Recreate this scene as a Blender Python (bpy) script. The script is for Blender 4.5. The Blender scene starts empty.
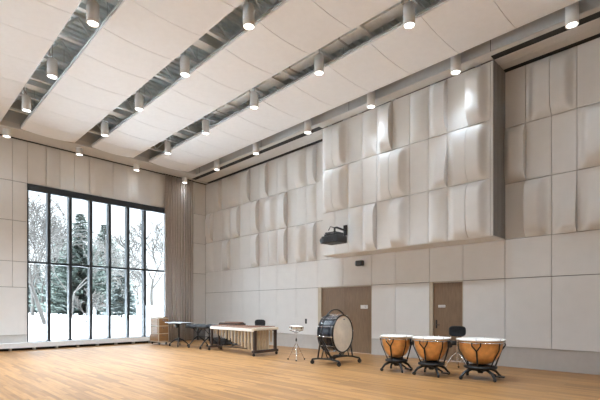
import bpy, bmesh, math, random
from mathutils import Vector, Matrix
PI = math.pi
scene = bpy.context.scene
COL = scene.collection
R = math.radians

# ------------------------------------------------------------------ materials
def nodemat(name):
    m = bpy.data.materials.new(name); m.use_nodes = True
    nt = m.node_tree; b = nt.nodes['Principled BSDF']
    return m, nt, b

def mat(name, col, rough=.6, metal=0, noise=0, nscale=8, spec=.5, coat=0, bump=0, bscale=60, emit=None, estr=0):
    m, nt, b = nodemat(name)
    b.inputs['Roughness'].default_value = rough
    b.inputs['Metallic'].default_value = metal
    b.inputs['Specular IOR Level'].default_value = spec
    b.inputs['Coat Weight'].default_value = coat
    c = (*col, 1)
    b.inputs['Base Color'].default_value = c
    tc = nt.nodes.new('ShaderNodeTexCoord')
    if noise:
        n = nt.nodes.new('ShaderNodeTexNoise'); n.inputs['Scale'].default_value = nscale
        n.inputs['Detail'].default_value = 4
        nt.links.new(tc.outputs['Object'], n.inputs['Vector'])
        r = nt.nodes.new('ShaderNodeValToRGB')
        r.color_ramp.elements[0].position = .3; r.color_ramp.elements[1].position = .7
        r.color_ramp.elements[0].color = (*[max(0, v*(1-noise)) for v in col], 1)
        r.color_ramp.elements[1].color = (*[min(1, v*(1+noise)) for v in col], 1)
        nt.links.new(n.outputs['Fac'], r.inputs['Fac'])
        nt.links.new(r.outputs['Color'], b.inputs['Base Color'])
    if bump:
        n2 = nt.nodes.new('ShaderNodeTexNoise'); n2.inputs['Scale'].default_value = bscale
        nt.links.new(tc.outputs['Object'], n2.inputs['Vector'])
        bp = nt.nodes.new('ShaderNodeBump'); bp.inputs['Strength'].default_value = bump; bp.inputs['Distance'].default_value = .01
        nt.links.new(n2.outputs['Fac'], bp.inputs['Height'])
        nt.links.new(bp.outputs['Normal'], b.inputs['Normal'])
    if emit:
        b.inputs['Emission Color'].default_value = (*emit, 1)
        b.inputs['Emission Strength'].default_value = estr
    return m

def woodmat(name, c1, c2, scale=(1, 12, 12), rough=.45, coat=0):
    m, nt, b = nodemat(name)
    tc = nt.nodes.new('ShaderNodeTexCoord'); mp = nt.nodes.new('ShaderNodeMapping')
    mp.inputs['Scale'].default_value = scale
    n = nt.nodes.new('ShaderNodeTexNoise'); n.inputs['Scale'].default_value = 3; n.inputs['Detail'].default_value = 6
    n.inputs['Distortion'].default_value = .6
    r = nt.nodes.new('ShaderNodeValToRGB')
    r.color_ramp.elements[0].position = .35; r.color_ramp.elements[1].position = .65
    r.color_ramp.elements[0].color = (*c1, 1); r.color_ramp.elements[1].color = (*c2, 1)
    L = nt.links.new
    L(tc.outputs['Object'], mp.inputs['Vector']); L(mp.outputs['Vector'], n.inputs['Vector'])
    L(n.outputs['Fac'], r.inputs['Fac']); L(r.outputs['Color'], b.inputs['Base Color'])
    b.inputs['Roughness'].default_value = rough; b.inputs['Coat Weight'].default_value = coat
    return m

def floormat():
    m, nt, b = nodemat('honey_oak_strip_floor')
    L = nt.links.new
    tc = nt.nodes.new('ShaderNodeTexCoord')
    br = nt.nodes.new('ShaderNodeTexBrick')
    br.inputs['Color1'].default_value = (.33, .165, .056, 1)
    br.inputs['Color2'].default_value = (.17, .078, .024, 1)
    br.inputs['Mortar'].default_value = (.20, .09, .03, 1)
    br.inputs['Scale'].default_value = 1
    br.inputs['Mortar Size'].default_value = .0022
    br.inputs['Brick Width'].default_value = 1.6
    br.inputs['Row Height'].default_value = .075
    br.inputs['Bias'].default_value = -.15
    br.offset = .37
    L(tc.outputs['Object'], br.inputs['Vector'])
    mp = nt.nodes.new('ShaderNodeMapping'); mp.inputs['Scale'].default_value = (.9, 14, 1)
    n = nt.nodes.new('ShaderNodeTexNoise'); n.inputs['Scale'].default_value = 2.5; n.inputs['Detail'].default_value = 6
    L(tc.outputs['Object'], mp.inputs['Vector']); L(mp.outputs['Vector'], n.inputs['Vector'])
    mx = nt.nodes.new('ShaderNodeMixRGB'); mx.blend_type = 'OVERLAY'; mx.inputs['Fac'].default_value = .6
    L(br.outputs['Color'], mx.inputs['Color1']); L(n.outputs['Color'], mx.inputs['Color2'])
    hs = nt.nodes.new('ShaderNodeRGBToBW'); L(n.outputs['Color'], hs.inputs['Color'])
    L(hs.outputs['Val'], mx.inputs['Color2'])
    L(mx.outputs['Color'], b.inputs['Base Color'])
    b.inputs['Roughness'].default_value = .46
    b.inputs['Specular IOR Level'].default_value = .35
    b.inputs['Coat Weight'].default_value = .12; b.inputs['Coat Roughness'].default_value = .25
    bp = nt.nodes.new('ShaderNodeBump'); bp.inputs['Strength'].default_value = .12; bp.inputs['Distance'].default_value = .01
    L(n.outputs['Fac'], bp.inputs['Height']); L(bp.outputs['Normal'], b.inputs['Normal'])
    return m

def glassmat():
    m = bpy.data.materials.new('window_glass'); m.use_nodes = True
    nt = m.node_tree; nt.nodes.clear(); L = nt.links.new
    o = nt.nodes.new('ShaderNodeOutputMaterial'); t = nt.nodes.new('ShaderNodeBsdfTransparent')
    t.inputs['Color'].default_value = (.96, .98, .98, 1)
    g = nt.nodes.new('ShaderNodeBsdfGlossy'); g.inputs['Roughness'].default_value = .02
    fr = nt.nodes.new('ShaderNodeFresnel'); fr.inputs['IOR'].default_value = 1.35
    mx = nt.nodes.new('ShaderNodeMixShader')
    L(fr.outputs['Fac'], mx.inputs['Fac']); L(t.outputs['BSDF'], mx.inputs[1]); L(g.outputs['BSDF'], mx.inputs[2])
    L(mx.outputs['Shader'], o.inputs['Surface'])
    return m

def foliagemat(name, c1, c2, snow, k=.5):
    m, nt, b = nodemat(name); L = nt.links.new
    tc = nt.nodes.new('ShaderNodeTexCoord')
    n = nt.nodes.new('ShaderNodeTexNoise'); n.inputs['Scale'].default_value = 2.2; n.inputs['Detail'].default_value = 5
    L(tc.outputs['Object'], n.inputs['Vector'])
    r = nt.nodes.new('ShaderNodeValToRGB')
    r.color_ramp.elements[0].position = .3; r.color_ramp.elements[0].color = (*c1, 1)
    r.color_ramp.elements[1].position = k; r.color_ramp.elements[1].color = (*c2, 1)
    e = r.color_ramp.elements.new(.72); e.color = (*snow, 1)
    L(n.outputs['Fac'], r.inputs['Fac']); L(r.outputs['Color'], b.inputs['Base Color'])
    b.inputs['Roughness'].default_value = .8
    return m

M = dict(
    floor=floormat(),
    panel=mat('warm_white_wall_fabric', (.735, .725, .705), .75, noise=.02, nscale=3, bump=.12, bscale=180),
    gap=mat('dark_panel_backing', (.22, .21, .20), .9),
    base=mat('greige_base_board', (.52, .49, .455), .6, noise=.03),
    paint=mat('white_plaster_paint', (.72, .71, .69), .8, noise=.02),
    soffit=mat('pale_soffit_paint', (.62, .60, .57), .7, noise=.02),
    fascia=mat('grey_metal_fascia', (.52, .52, .515), .45, noise=.03),
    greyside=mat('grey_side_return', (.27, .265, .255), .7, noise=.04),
    slot=mat('black_shade_and_joints', (.02, .02, .02), .8),  # flat black for the shade in slot and heater gap, also fascia joints
    cloud=mat('white_acoustic_board', (.89, .90, .91), .8, noise=.015),
    alu=mat('brushed_aluminium', (.55, .56, .57), .4, .6),
    deck=None,
    steel=mat('blue_grey_painted_steel', (.84, .89, .91), .5, noise=.06),
    lamp=mat('light_grey_lamp_can', (.86, .86, .85), .45),
    lens=mat('lit_lamp_lens', (1, 1, 1), .4, emit=(1, .97, .92), estr=5),
    mull=mat('anthracite_window_metal', (.018, .023, .028), .42, noise=.1),
    glass=glassmat(),
    door=woodmat('brown_laminate_door', (.19, .122, .07), (.24, .158, .094), (10, 10, 1.0), .5),
    jamb=mat('tan_door_frame', (.50, .43, .34), .55),
    black=mat('matt_black_metal', (.014, .014, .015), .4, .2, noise=.2),
    blackplastic=mat('black_plastic', (.018, .018, .019), .5, noise=.2),
    cloth=mat('black_cover_cloth', (.022, .023, .025), .9, noise=.3, bump=.3),
    chrome=mat('chrome', (.75, .75, .76), .18, 1),
    rubber=mat('black_rubber', (.02, .02, .02), .8),
    white=mat('white_sign_plastic', (.82, .82, .80), .5),
    sgrey=mat('grey_sign_print', (.35, .35, .36), .6),
    curtain=mat('taupe_wool_curtain', (.56, .51, .48), .9, noise=.08, nscale=20, bump=.2),
    oak=woodmat('oak_veneer', (.23, .115, .042), (.31, .165, .066), (1, 1, 10), .45),
    oakedge=mat('pale_cabinet_edge', (.62, .55, .44), .5),
    bluegrey=mat('laminate_with_blue_sheen', (.55, .61, .66), .22),  # bluish window reflection put into the tabletop colour
    rose=woodmat('rosewood_bar', (.22, .10, .06), (.32, .165, .10), (12, 2, 2), .3, .3),
    cream=mat('cream_rail', (.78, .74, .68), .35),
    tan=mat('champagne_resonator_tube', (.55, .45, .32), .35, .35, noise=.08),
    darkwood=mat('dark_brown_frame', (.045, .028, .022), .45, noise=.2),
    skin=mat('calf_drum_head', (.88, .82, .70), .6, noise=.10, nscale=6),
    timphead=mat('white_drum_head', (.76, .72, .65), .5),
    shell=mat('midnight_blue_drum_shell', (.012, .016, .026), .22, coat=.4),
    copper=mat('polished_copper_kettle', (.90, .47, .17), .3, .4, noise=.18, nscale=9, coat=.4),
    snareshell=mat('pale_snare_shell', (.66, .62, .55), .35, .3),
    snow=mat('fresh_snow', (.86, .88, .90), .9, noise=.03, nscale=.4),
    spruce=foliagemat('snow_dusted_spruce', (.042, .06, .048), (.075, .097, .079), (.15, .168, .158), .5),
    spruce2=foliagemat('hazy_spruce', (.08, .095, .089), (.115, .134, .125), (.18, .195, .19), .5),
    bark=mat('grey_frosted_bark', (.026, .021, .017), .9, noise=.35, nscale=4),
    bark2=mat('pale_frosted_bark', (.05, .044, .038), .9, noise=.25, nscale=4),
)
def deckmat():
    m = mat('grey_green_roof_deck', (.80, .88, .90), .7, noise=.08)
    return m
M['deck'] = deckmat()

# ------------------------------------------------------------------ mesh builder
class MB:
    def __init__(s): s.v = []; s.f = []; s.sm = []
    def add(s, vs, fs, smooth=False):
        o = len(s.v); s.v += [tuple(v) for v in vs]
        for f in fs: s.f.append(tuple(i+o for i in f)); s.sm.append(smooth)
        return s
    def box(s, x0, x1, y0, y1, z0, z1, mtx=None):
        vs = [(x, y, z) for z in (z0, z1) for y in (y0, y1) for x in (x0, x1)]
        if mtx: vs = [mtx @ Vector(v) for v in vs]
        return s.add(vs, [(0, 2, 3, 1), (4, 5, 7, 6), (0, 1, 5, 4), (2, 6, 7, 3), (0, 4, 6, 2), (1, 3, 7, 5)])
    def tube(s, pts, r, n=8, close=False, flat=1):
        P = [Vector(p) for p in pts]
        rr = r if isinstance(r, (list, tuple)) else [r]*len(P)
        vs = []; up = None
        N = len(P)
        for i, p in enumerate(P):
            if close: t = (P[(i+1) % N]-P[i-1])
            else: t = P[min(i+1, N-1)]-P[max(i-1, 0)]
            if t.length < 1e-9: t = Vector((0, 0, 1))
            t.normalize()
            if up is None: up = Vector((0, 0, 1)) if abs(t.z) < .9 else Vector((1, 0, 0))
            a = t.cross(up)
            if a.length < 1e-6: a = t.orthogonal()
            a.normalize(); b = a.cross(t).normalized(); up = b
            for k in range(n):
                an = 2*PI*k/n + (PI/4 if n == 4 else 0)
                vs.append(p + a*rr[i]*math.cos(an) + b*rr[i]*flat*math.sin(an))
        fs = []
        for i in range(N if close else N-1):
            j = (i+1) % N
            for k in range(n):
                q = (k+1) % n
                fs.append((i*n+k, i*n+q, j*n+q, j*n+k))
        o = s.add(vs, fs, n > 4)
        if not close:
            s.add(vs[:n], [tuple(range(n-1, -1, -1))]); s.add(vs[-n:], [tuple(range(n))])
        return s
    def lathe(s, prof, n=32, mtx=None, smooth=True, cap=True):
        vs = []
        for (r, z) in prof:
            for k in range(n):
                a = 2*PI*k/n; vs.append(Vector((r*math.cos(a), r*math.sin(a), z)))
        if mtx: vs = [mtx @ v for v in vs]
        fs = []
        for i in range(len(prof)-1):
            for k in range(n):
                q = (k+1) % n
                fs.append((i*n+k, i*n+q, (i+1)*n+q, (i+1)*n+k))
        s.add(vs, fs, smooth)
        if cap:
            if prof[0][0] > 1e-4: s.add(vs[:n], [tuple(range(n-1, -1, -1))])
            if prof[-1][0] > 1e-4: s.add(vs[-n:], [tuple(range(n))])
        return s
    def ball(s, c, r, n=12, sc=(1, 1, 1)):
        prof = [(max(1e-5, r*math.sin(PI*i/8)), -r*math.cos(PI*i/8)) for i in range(9)]
        return s.lathe(prof, n, Matrix.Translation(c) @ Matrix.Diagonal((*sc, 1)), cap=False)
    def build(s, name, m, parent=None, bevel=0, loc=None):
        me = bpy.data.meshes.new(name)
        me.from_pydata([tuple(v) for v in s.v], [], s.f)
        me.polygons.foreach_set('use_smooth', s.sm)
        me.materials.append(m)
        me.update()
        o = bpy.data.objects.new(name, me); COL.objects.link(o)
        if parent: o.parent = parent
        if loc: o.location = loc
        if bevel:
            b = o.modifiers.new('bevel', 'BEVEL'); b.width = bevel; b.segments = 2; b.limit_method = 'ANGLE'
        return o

def box(name, m, x0, x1, y0, y1, z0, z1, parent=None, bevel=0):
    return MB().box(x0, x1, y0, y1, z0, z1).build(name, m, parent, bevel)

def tag(o, label, cat, group=None, kind=None):
    o['label'] = label; o['category'] = cat
    if group: o['group'] = group
    if kind: o['kind'] = kind
    return o

def empty(name, loc, rz=0, label=None, cat=None, group=None):
    o = bpy.data.objects.new(name, None); COL.objects.link(o)
    o.empty_display_size = .1
    o.location = loc; o.rotation_euler = (0, 0, rz)
    if label: tag(o, label, cat, group)
    return o

def copy_tree(o, parent=None):
    c = o.copy(); COL.objects.link(c)
    if parent: c.parent = parent
    for ch in list(o.children): copy_tree(ch, c)
    return c

def struct(o, label, cat):
    o['kind'] = 'structure'; o['label'] = label; o['category'] = cat
    return o

def setdata(o, me): o.data = me

# ------------------------------------------------------------------ room shell
XE, YE = 21.5, -15.0           # far extents of the hall behind the camera
CW = 7.42                      # top of the wall panels
struct(MB().box(-.3, XE, YE, .3, -.2, 0).build('floor', M['floor']), 'honey-coloured wood strip floor with soft window reflections', 'floor')

# --- long relief wall (right)
wr = MB()
wr.box(-.3, 7.3, .045, .3, 0, 8.9)          # backing, left of the double door
wr.box(9.62, 11.62, .045, .3, 0, 8.9)
wr.box(12.6, XE, .045, .3, 0, 8.9)
wr.box(7.3, 9.62, .045, .3, 2.22, 8.9)
wr.box(11.62, 12.6, .045, .3, 2.22, 8.9)
wall_right = struct(wr.build('wall_right', M['gap']), 'long wall of white acoustic panels, upper rows sculpted', 'wall')

G = .006
def flat_panel(parent, x0, x1, z0, z1, y=0, th=.04):
    return MB().box(x0+G, x1-G, y, y+th, z0+G, z1-G).build('wall_panel', M['panel'], parent, .002)

def relief_panel(parent, x0, x1, z0, z1, kind, y=0, D=.15, th=.04):
    """a panel whose face swells out towards one long edge ('R' / 'L') or into a shallow pillow ('P')"""
    nu, nv = 14, 24
    x0 += G; x1 -= G; z0 += G; z1 -= G
    grid = []
    for j in range(nv+1):
        v = j/nv
        for i in range(nu+1):
            u = i/nu
            w = u if kind == 'R' else 1-u
            if kind == 'P':
                k = (1-abs(2*u-1)**2.6)*(1-abs(2*v-1)**5)*.5
            elif kind in 'BC':                    # swelling only along the lower half
                q = u if kind == 'B' else 1-u
                k = min(1, q/.55); k = k*k*(3-2*k)
                t = max(0, min(1, (1-v)/.9)); t = t*t*(3-2*t)
                k *= t*(1-max(0, (.1-v)/.1)**2)
            else:
                k = max(0, min(1, (w-.05)/.40)); k = k*k*(3-2*k)
                k *= max(0, 1-abs(2*v-1)**4.5)
            grid.append((x0+(x1-x0)*u, y-D*k, z0+(z1-z0)*v))
    m = MB(); W = nu+1
    m.add(grid, [(j*W+i, j*W+i+1, (j+1)*W+i+1, (j+1)*W+i) for j in range(nv) for i in range(nu)], True)
    rim = [i for i in range(W)] + [j*W+nu for j in range(1, nv+1)] + [nv*W+i for i in range(nu-1, -1, -1)] + [j*W for j in range(nv-1, 0, -1)]
    front = [grid[i] for i in rim]; back = [(p[0], y+th, p[2]) for p in front]
    n = len(rim)
    m.add(front+back, [(i, n+i, n+(i+1) % n, (i+1) % n) for i in range(n)])
    return m.build('relief_panel', M['panel'], parent)

low = [0, .72, 1.36, 2.1, 2.92, 4.03, 5.11, 6.18, 7.3, 8.45, 9.62, 10.49, 11.62, 12.6, 13.68, 14.72, 15.8, 16.9, 18, 19.1, 20.2, XE]
for a, b in zip(low[:-1], low[1:]):
    flat_panel(wall_right, a, b, 2.22, 3.2)
    if a in (7.3, 8.45, 11.62): continue
    flat_panel(wall_right, a, b, .5, 2.215)
for a, b in ((-.05, 7.3), (9.62, 11.62), (12.6, XE)):
    struct(box('baseboard_right', M['base'], a, b, .015, .06, 0, .5), 'recessed greige plinth under the wall panels', 'baseboard')

upl = [0, .63, 1.32, 1.98, 2.71, 3.41, 4.0, 4.57, 5.11, 5.69, 6.23, 6.71, 7.21, 7.75, 8.35]
pat_l = ['.R.LR.R.P.LR..',          # top row
         'R.PR.R.LR..P..',
         'P.R..R.PR.LR..']
rowz = [(6.0, CW), (4.6, 5.995), (3.2, 4.595)]
for (z0, z1), pt in zip(rowz, pat_l):
    for (a, b), k in zip(zip(upl[:-1], upl[1:]), pt):
        if k == '.': flat_panel(wall_right, a, b, z0, z1)
        else: relief_panel(wall_right, a, b, z0, z1, k, D=.19)
upr = [13.55, 14.16, 14.72, 15.23, 15.75, 16.27, 16.8, 17.33, 18.4, 19.5, 20.5, XE]
pat_r = ['.RL..R.P...',
         'R..RL.....R',
         '.LBBR.R....']
for (z0, z1), pt in zip(rowz, pat_r):
    for (a, b), k in zip(zip(upr[:-1], upr[1:]), pt):
        if k == '.': flat_panel(wall_right, a, b, z0, z1)
        else: relief_panel(wall_right, a, b, z0, z1, k, D=.19)

# --- projecting relief box on the long wall
BX0, BX1, BY = 8.22, 13.67, -.79
wb = struct(box('wall_projection', M['panel'], BX0, BX1, BY+.045, .05, 3.2, 7.42, None, .004), 'boxed-out section of the wall covered with sculpted panels', 'wall')
bs = [8.22, 8.76, 9.29, 9.83, 10.35, 10.88, 11.45, 12.0, 12.53, 13.08, 13.62]
pat_b = ['RL.PR.PR.L',
         'RLP.RL.BRL',
         '..PR.L.PRL']
brow = [(6.0, 7.40), (4.6, 5.995), (3.21, 4.595)]
for (z0, z1), pt in zip(brow, pat_b):
    for (a, b), k in zip(zip(bs[:-1], bs[1:]), pt):
        if k == '.': flat_panel(wb, a, b, z0, z1, BY)
        else: relief_panel(wb, a, b, z0, z1, k, BY, .195)
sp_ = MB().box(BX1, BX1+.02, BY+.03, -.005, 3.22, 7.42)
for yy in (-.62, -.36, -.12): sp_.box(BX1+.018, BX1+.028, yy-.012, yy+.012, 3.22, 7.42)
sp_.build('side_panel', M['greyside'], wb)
box('edge_trim', M['panel'], 13.626, 13.67, BY, BY+.05, 3.2, 7.40, wb, .003)

# --- window wall (left)
WY0, WY1, WZ0, WZ1 = -7.38, -2.02, .25, 5.92
wl = MB()
wl.box(-.3, -.045, YE, WY0, 0, 8.9); wl.box(-.3, -.045, WY1, .3, 0, 8.9)
wl.box(-.3, -.045, WY0, WY1, WZ1, 8.9); wl.box(-.3, -.045, WY0, WY1, -.2, WZ0)
wall_left = struct(wl.build('wall_left', M['gap']), 'end wall of white acoustic panels around the tall window', 'wall')
def panelx(y0, y1, z0, z1, kind='.', D=.09):
    if kind == '.':
        return MB().box(-.04, 0, y0+G, y1-G, z0+G, z1-G).build('wall_panel', M['panel'], wall_left, .002)
    o = relief_panel(wall_left, y0, y1, z0, z1, kind, 0, D)
    # turn the panel from the y = 0 wall onto the x = 0 wall
    for v in o.data.vertices:
        x, y, z = v.co; v.co = (-y, x, z)
    return o
top = [YE, -13, -11.5, -10, -9.4, -8.9, -8.36, -7.82, -7.36, -6.78, -6.32, -5.82, -5.29, -4.82, -4.37, -3.8, -3.33, -2.8, -2.3, -1.8, -1.2, -.6, 0]
for i, (a, b) in enumerate(zip(top[:-1], top[1:])):
    panelx(a, b, WZ1+.02, CW, 'R' if i in (12, 15, 17) else 'L' if i == 9 else '.', .07)
side = [YE, -13, -11.5, -10, -9, -8.36, -7.82, WY0]
for a, b in zip(side[:-1], side[1:]):
    for z0, z1 in ((4.56, 5.935), (3.13, 4.555), (2.22, 3.125)): panelx(a, b, z0, z1)
for a, b in ((YE, -11.5), (-11.5, -9), (-9, WY0)): panelx(a, b, .54, 2.215)
for a, b in ((-2.02, -1.3), (-1.3, -.65), (-.65, 0)):
    for z0, z1 in ((4.56, 5.935), (3.13, 4.555), (.54, 3.125)): panelx(a, b, z0, z1)
struct(box('baseboard_left', M['base'], -.05, -.02, YE, WY0, 0, .54), 'recessed plinth below the end wall panels', 'baseboard')
MB().box(-.3, 0, WY0-.012, WY0, WZ0, WZ1).build('reveal', M['panel'], wall_left)

# window
win = MB()
win.box(-.16, .06, WY0, WY1, WZ1-.24, WZ1)
win.box(-.16, .0, WY0, WY1, WZ0-.02, WZ0+.04)
win.box(-.16, .0, WY0, WY0+.05, WZ0, WZ1); win.box(-.16, .0, WY1-.05, WY1, WZ0, WZ1)
window = struct(win.build('window_1', M['mull'], None, .004), 'tall black-framed window looking onto snow and trees', 'window')
mys = [-6.69, -5.97, -5.23, -4.51, -3.76, -3.04]
for y in mys:
    box('mullion', M['mull'], -.2, .05, y-.05, y+.05, WZ0, WZ1-.2, window, .004)
ys = [WY0]+mys+[WY1]
for a, b in zip(ys[:-1], ys[1:]):
    box('transom', M['mull'], -.14, .0, a+.03, b-.03, 3.09, 3.17, window, .003)
    for z0, z1 in ((WZ0+.02, 3.1), (3.16, WZ1-.2)):
        box('pane', M['glass'], -.09, -.08, a+.03, b-.03, z0, z1, window)

# heater bench under the window
hb = empty('bench_heater', (.12, -5.15, 0), 0, 'long low white heater casing along the foot of the window wall', 'heater')
MB().box(-.115, .14, -4.4, 2.85, .09, .25).build('casing', M['paint'], hb, .006)
MB().box(-.115, .145, -4.4, 2.85, .247, .262).build('top_shelf', M['paint'], hb, .003)
for k in range(10):
    y = -4.2+.72*k
    MB().box(-.08, .10, y-.03, y+.03, 0, .09).build('foot', M['alu'], hb)
MB().box(-.11, -.09, -4.4, 2.85, 0, .09).build('shade_panel', M['slot'], hb)  # black sheet painted as the shadow beneath the casing

# unseen sides of the hall
FX0, FX1, FZ0, FZ1 = 1.0, 8.0, 1.2, 7.0  # window opening added behind the viewer to let in fill daylight
wf = MB()
wf.box(-.3, FX0, YE-.3, YE, 0, 8.9); wf.box(FX1, XE+.3, YE-.3, YE, 0, 8.9)
wf.box(FX0, FX1, YE-.3, YE, 0, FZ0); wf.box(FX0, FX1, YE-.3, YE, FZ1, 8.9)
struct(wf.build('wall_front', M['paint']), 'white wall behind the viewer with a long window added for daylight', 'wall')
w2 = struct(MB().box(FX0, FX1, YE-.18, YE-.06, FZ0, FZ0+.08).box(FX0, FX1, YE-.18, YE-.06, FZ1-.08, FZ1).build('fill_window', M['mull']), 'long unseen window added behind the viewer for fill daylight', 'window')
for k in range(9):
    xx = FX0+(FX1-FX0)*k/8
    box('mullion', M['mull'], xx-.035, xx+.035, YE-.18, YE-.06, FZ0, FZ1, w2)
    if k < 8: box('pane', M['glass'], xx+.035, xx+(FX1-FX0)/8-.035, YE-.13, YE-.12, FZ0+.08, FZ1-.08, w2)
struct(box('wall_back', M['curtain'], XE, XE+.3, YE, .3, 0, 8.9), 'taupe end wall opposite the window', 'wall')

# doors
d1 = empty('door_1', (8.46, .05, 0)); struct(d1, 'wide brown double door behind the bass drum', 'door')
for a, b in ((-1.0, .072), (.076, 1.145)):
    MB().box(a, b, .0, .05, .008, 2.19).build('door_leaf', M['door'], d1, .002)
MB().box(-1.16, -1.0, -.05, .08, 0, 2.22).build('door_frame', M['jamb'], d1, .004)
MB().box(1.145, 1.16, -.05, .08, 0, 2.22).build('door_frame', M['jamb'], d1, .002)
MB().box(-1.0, 1.145, -.03, .08, 2.195, 2.222).build('door_frame', M['jamb'], d1, .002)
sg = MB().box(.70, .98, -.012, 0, 1.46, 1.58).build('door_sign', M['white'], d1)
pr = MB()
for k, (x0, x1) in enumerate(((.86, .95), (.86, .93), (.87, .94))): pr.box(x0, x1, -.014, -.011, 1.545-.028*k, 1.556-.028*k)
pr.build('sign_print', M['sgrey'], sg)
d2 = empty('door_2', (12.15, .05, 0)); struct(d2, 'narrow brown door with black lever handle behind the drum stool', 'door')
MB().box(-.42, .43, 0, .05, .008, 2.19).build('door_leaf', M['door'], d2, .002)
MB().box(-.53, -.42, -.05, .08, 0, 2.22).build('door_frame', M['jamb'], d2, .004)
MB().box(.43, .45, -.05, .08, 0, 2.22).build('door_frame', M['jamb'], d2, .002)
MB().box(-.42, .43, -.03, .08, 2.195, 2.222).build('door_frame', M['jamb'], d2, .002)
hd = MB().box(-.355, -.315, -.012, 0, .90, 1.14).build('door_handle', M['black'], d2, .004)
MB().tube([(-.335, -.01, 1.0), (-.335, -.05, 1.0), (-.22, -.055, 1.0)], .011).build('lever', M['black'], hd)
MB().lathe([(.018, 0), (.018, .012)], 12, Matrix.Translation((-.335, -.01, 1.1)) @ Matrix.Rotation(PI/2, 4, 'X')).build('lock_cylinder', M['black'], hd)
sg = MB().box(-.28, -.07, -.010, 0, 1.495, 1.565).build('door_sign', M['white'], d2)
pr = MB()
for k in range(6): pr.box(-.265+.032*k, -.245+.032*k, -.012, -.009, 1.518, 1.542)
pr.build('sign_print', M['sgrey'], sg)

# light switch
sw = empty('wall_switch', (6.71, 0, 1.0), 0, 'small black switch plate on the wall left of the double door', 'switch')
MB().box(-.045, .045, -.012, 0, -.09, .09).build('plate', M['blackplastic'], sw, .003)
MB().box(-.02, .02, -.018, -.01, -.04, .04).build('rocker', M['black'], sw)

# ------------------------------------------------------------------ ceiling
DZ = 8.45
dk = MB()
P = .22                                             # corrugated deck: ribs run across the hall (along y)
x = -.3; prof = []
while x < XE+.3:
    prof += [(x, DZ), (x+.12, DZ), (x+.14, DZ+.06), (x+.20, DZ+.06)]; x += P
n = len(prof)
dk.add([(a, YE-.3, z) for a, z in prof]+[(a, .3, z) for a, z in prof], [(i, i+1, n+i+1, n+i) for i in range(n-1)])
dk.box(-.3, XE+.3, YE-.3, .3, DZ+.1, DZ+.2)
ceiling = struct(dk.build('ceiling', M['deck']), 'grey ribbed metal roof deck above the hung white panels', 'ceiling')
for i in range(17):                                  # open web joists along y
    xj = .35+1.27*i
    j = MB()
    j.box(xj-.05, xj+.05, YE, .2, DZ-.07, DZ-.01)
    j.box(xj-.05, xj+.05, YE, .2, 7.76, 7.82)
    yy = YE+.2; s = 0
    while yy < -.2:
        a = (xj, yy, 7.82 if s else DZ-.07); b = (xj, yy+.5, DZ-.07 if s else 7.82)
        j.tube([a, b], .028, 4); yy += .5; s = 1-s
    j.build('joist', M['steel'], ceiling)
for xb in (3.6, 8.7, 13.8):
    b = MB(); b.box(xb-.14, xb+.14, YE, .2, 7.78, 7.81); b.box(xb-.14, xb+.14, YE, .2, 8.30, 8.33); b.box(xb-.012, xb+.012, YE, .2, 7.81, 8.3)
    b.build('beam', M['steel'], ceiling)

# service runs seen through the gaps
du = MB().box(5.8, 13, -3.45, -3.12, 7.84, 8.14).build('air_duct', M['steel'], ceiling, .01)
for k in range(5): MB().box(6.0+1.7*k, 6.05+1.7*k, -3.46, -3.09, 7.83, 8.17).build('flange', M['alu'], du)
sp = empty('sprinkler_pipe', (0, -8.28, 7.56), 0, 'pale sprinkler pipe along the ceiling gap farthest from the relief wall', 'pipe')
MB().tube([(1.1, -.03, .12), (20, -.03, .12)], .035, 10).build('pipe', M['alu'], sp)
MB().box(1.1, 20, -.085, -.07, .0, .1).build('support_channel', M['alu'], sp)
for xx in (3.9, 6.3, 8.9):
    h = MB().tube([(xx, -.03, .12), (xx, -.03, -.10)], .02, 8)
    h.lathe([(.05, -.10), (.055, -.115), (.02, -.16)], 12, Matrix.Translation((xx, -.03, 0)))
    h.build('sprinkler_head', M['alu'], sp)

# hung white panels in long runs
def cloud(y0, y1, label, nx=None):
    r = empty('ceiling_panel_run', (0, (y0+y1)/2, 7.45), 0, label, 'ceiling panels', 'hung white ceiling panel runs')
    w = (y1-y0)/2; SAG = .055
    xs = [1.02, 1.93]+[3.18+1.25*k for k in range(15)]
    for a, b in zip(xs[:-1], xs[1:]):
        m = MB(); nv = 10; t = .05
        ring = []
        for k in range(nv+1):
            v = -1+2*k/nv; ring.append((v*w, -SAG*(1-v*v)))
        g = .006
        lo = [(xx, y, z) for xx in (a+g, b-g) for (y, z) in ring]
        W = nv+1
        m.add(lo, [(k, W+k, W+k+1, k+1) for k in range(nv)], True)
        hi = [(p[0], p[1], p[2]+t) for p in lo]
        m.add(hi, [(k, k+1, W+k+1, W+k) for k in range(nv)], True)
        for base in (0, W):
            m.add(lo[base:base+W]+hi[base:base+W], [(k, k+1, W+k+1, W+k) if base else (k+1, k, W+k, W+k+1) for k in range(nv)])
        for k in (0, nv):
            m.add([lo[k], lo[W+k], hi[W+k], hi[k]], [(0, 1, 2, 3)])
        m.build('ceiling_panel', M['cloud'], r)
    for sgn in (-1, 1):
        e = MB().box(1.02, 20.6, sgn*w-.012 if sgn > 0 else -w-.028, sgn*w+.028 if sgn > 0 else -w+.012, .045, .085)
        e.build('edge_rail', M['alu'], r)
    for xx in range(2, 20, 3):
        for sgn in (-1, 1):
            MB().tube([(xx, sgn*w*.8, .02), (xx, sgn*w*.8, .98)], .006, 4).build('hanger_rod', M['alu'], r)
cloud(-10.02, -8.37, 'white ceiling panel run farthest from the relief wall, at the corner of the photo')
cloud(-7.78, -6.13, 'white ceiling panel run between the third and fourth gaps from the relief wall')
cloud(-5.53, -3.98, 'white ceiling panel run between the second and third gaps from the relief wall')
cloud(-3.32, -1.54, 'white ceiling panel run nearest the relief wall')

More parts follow.
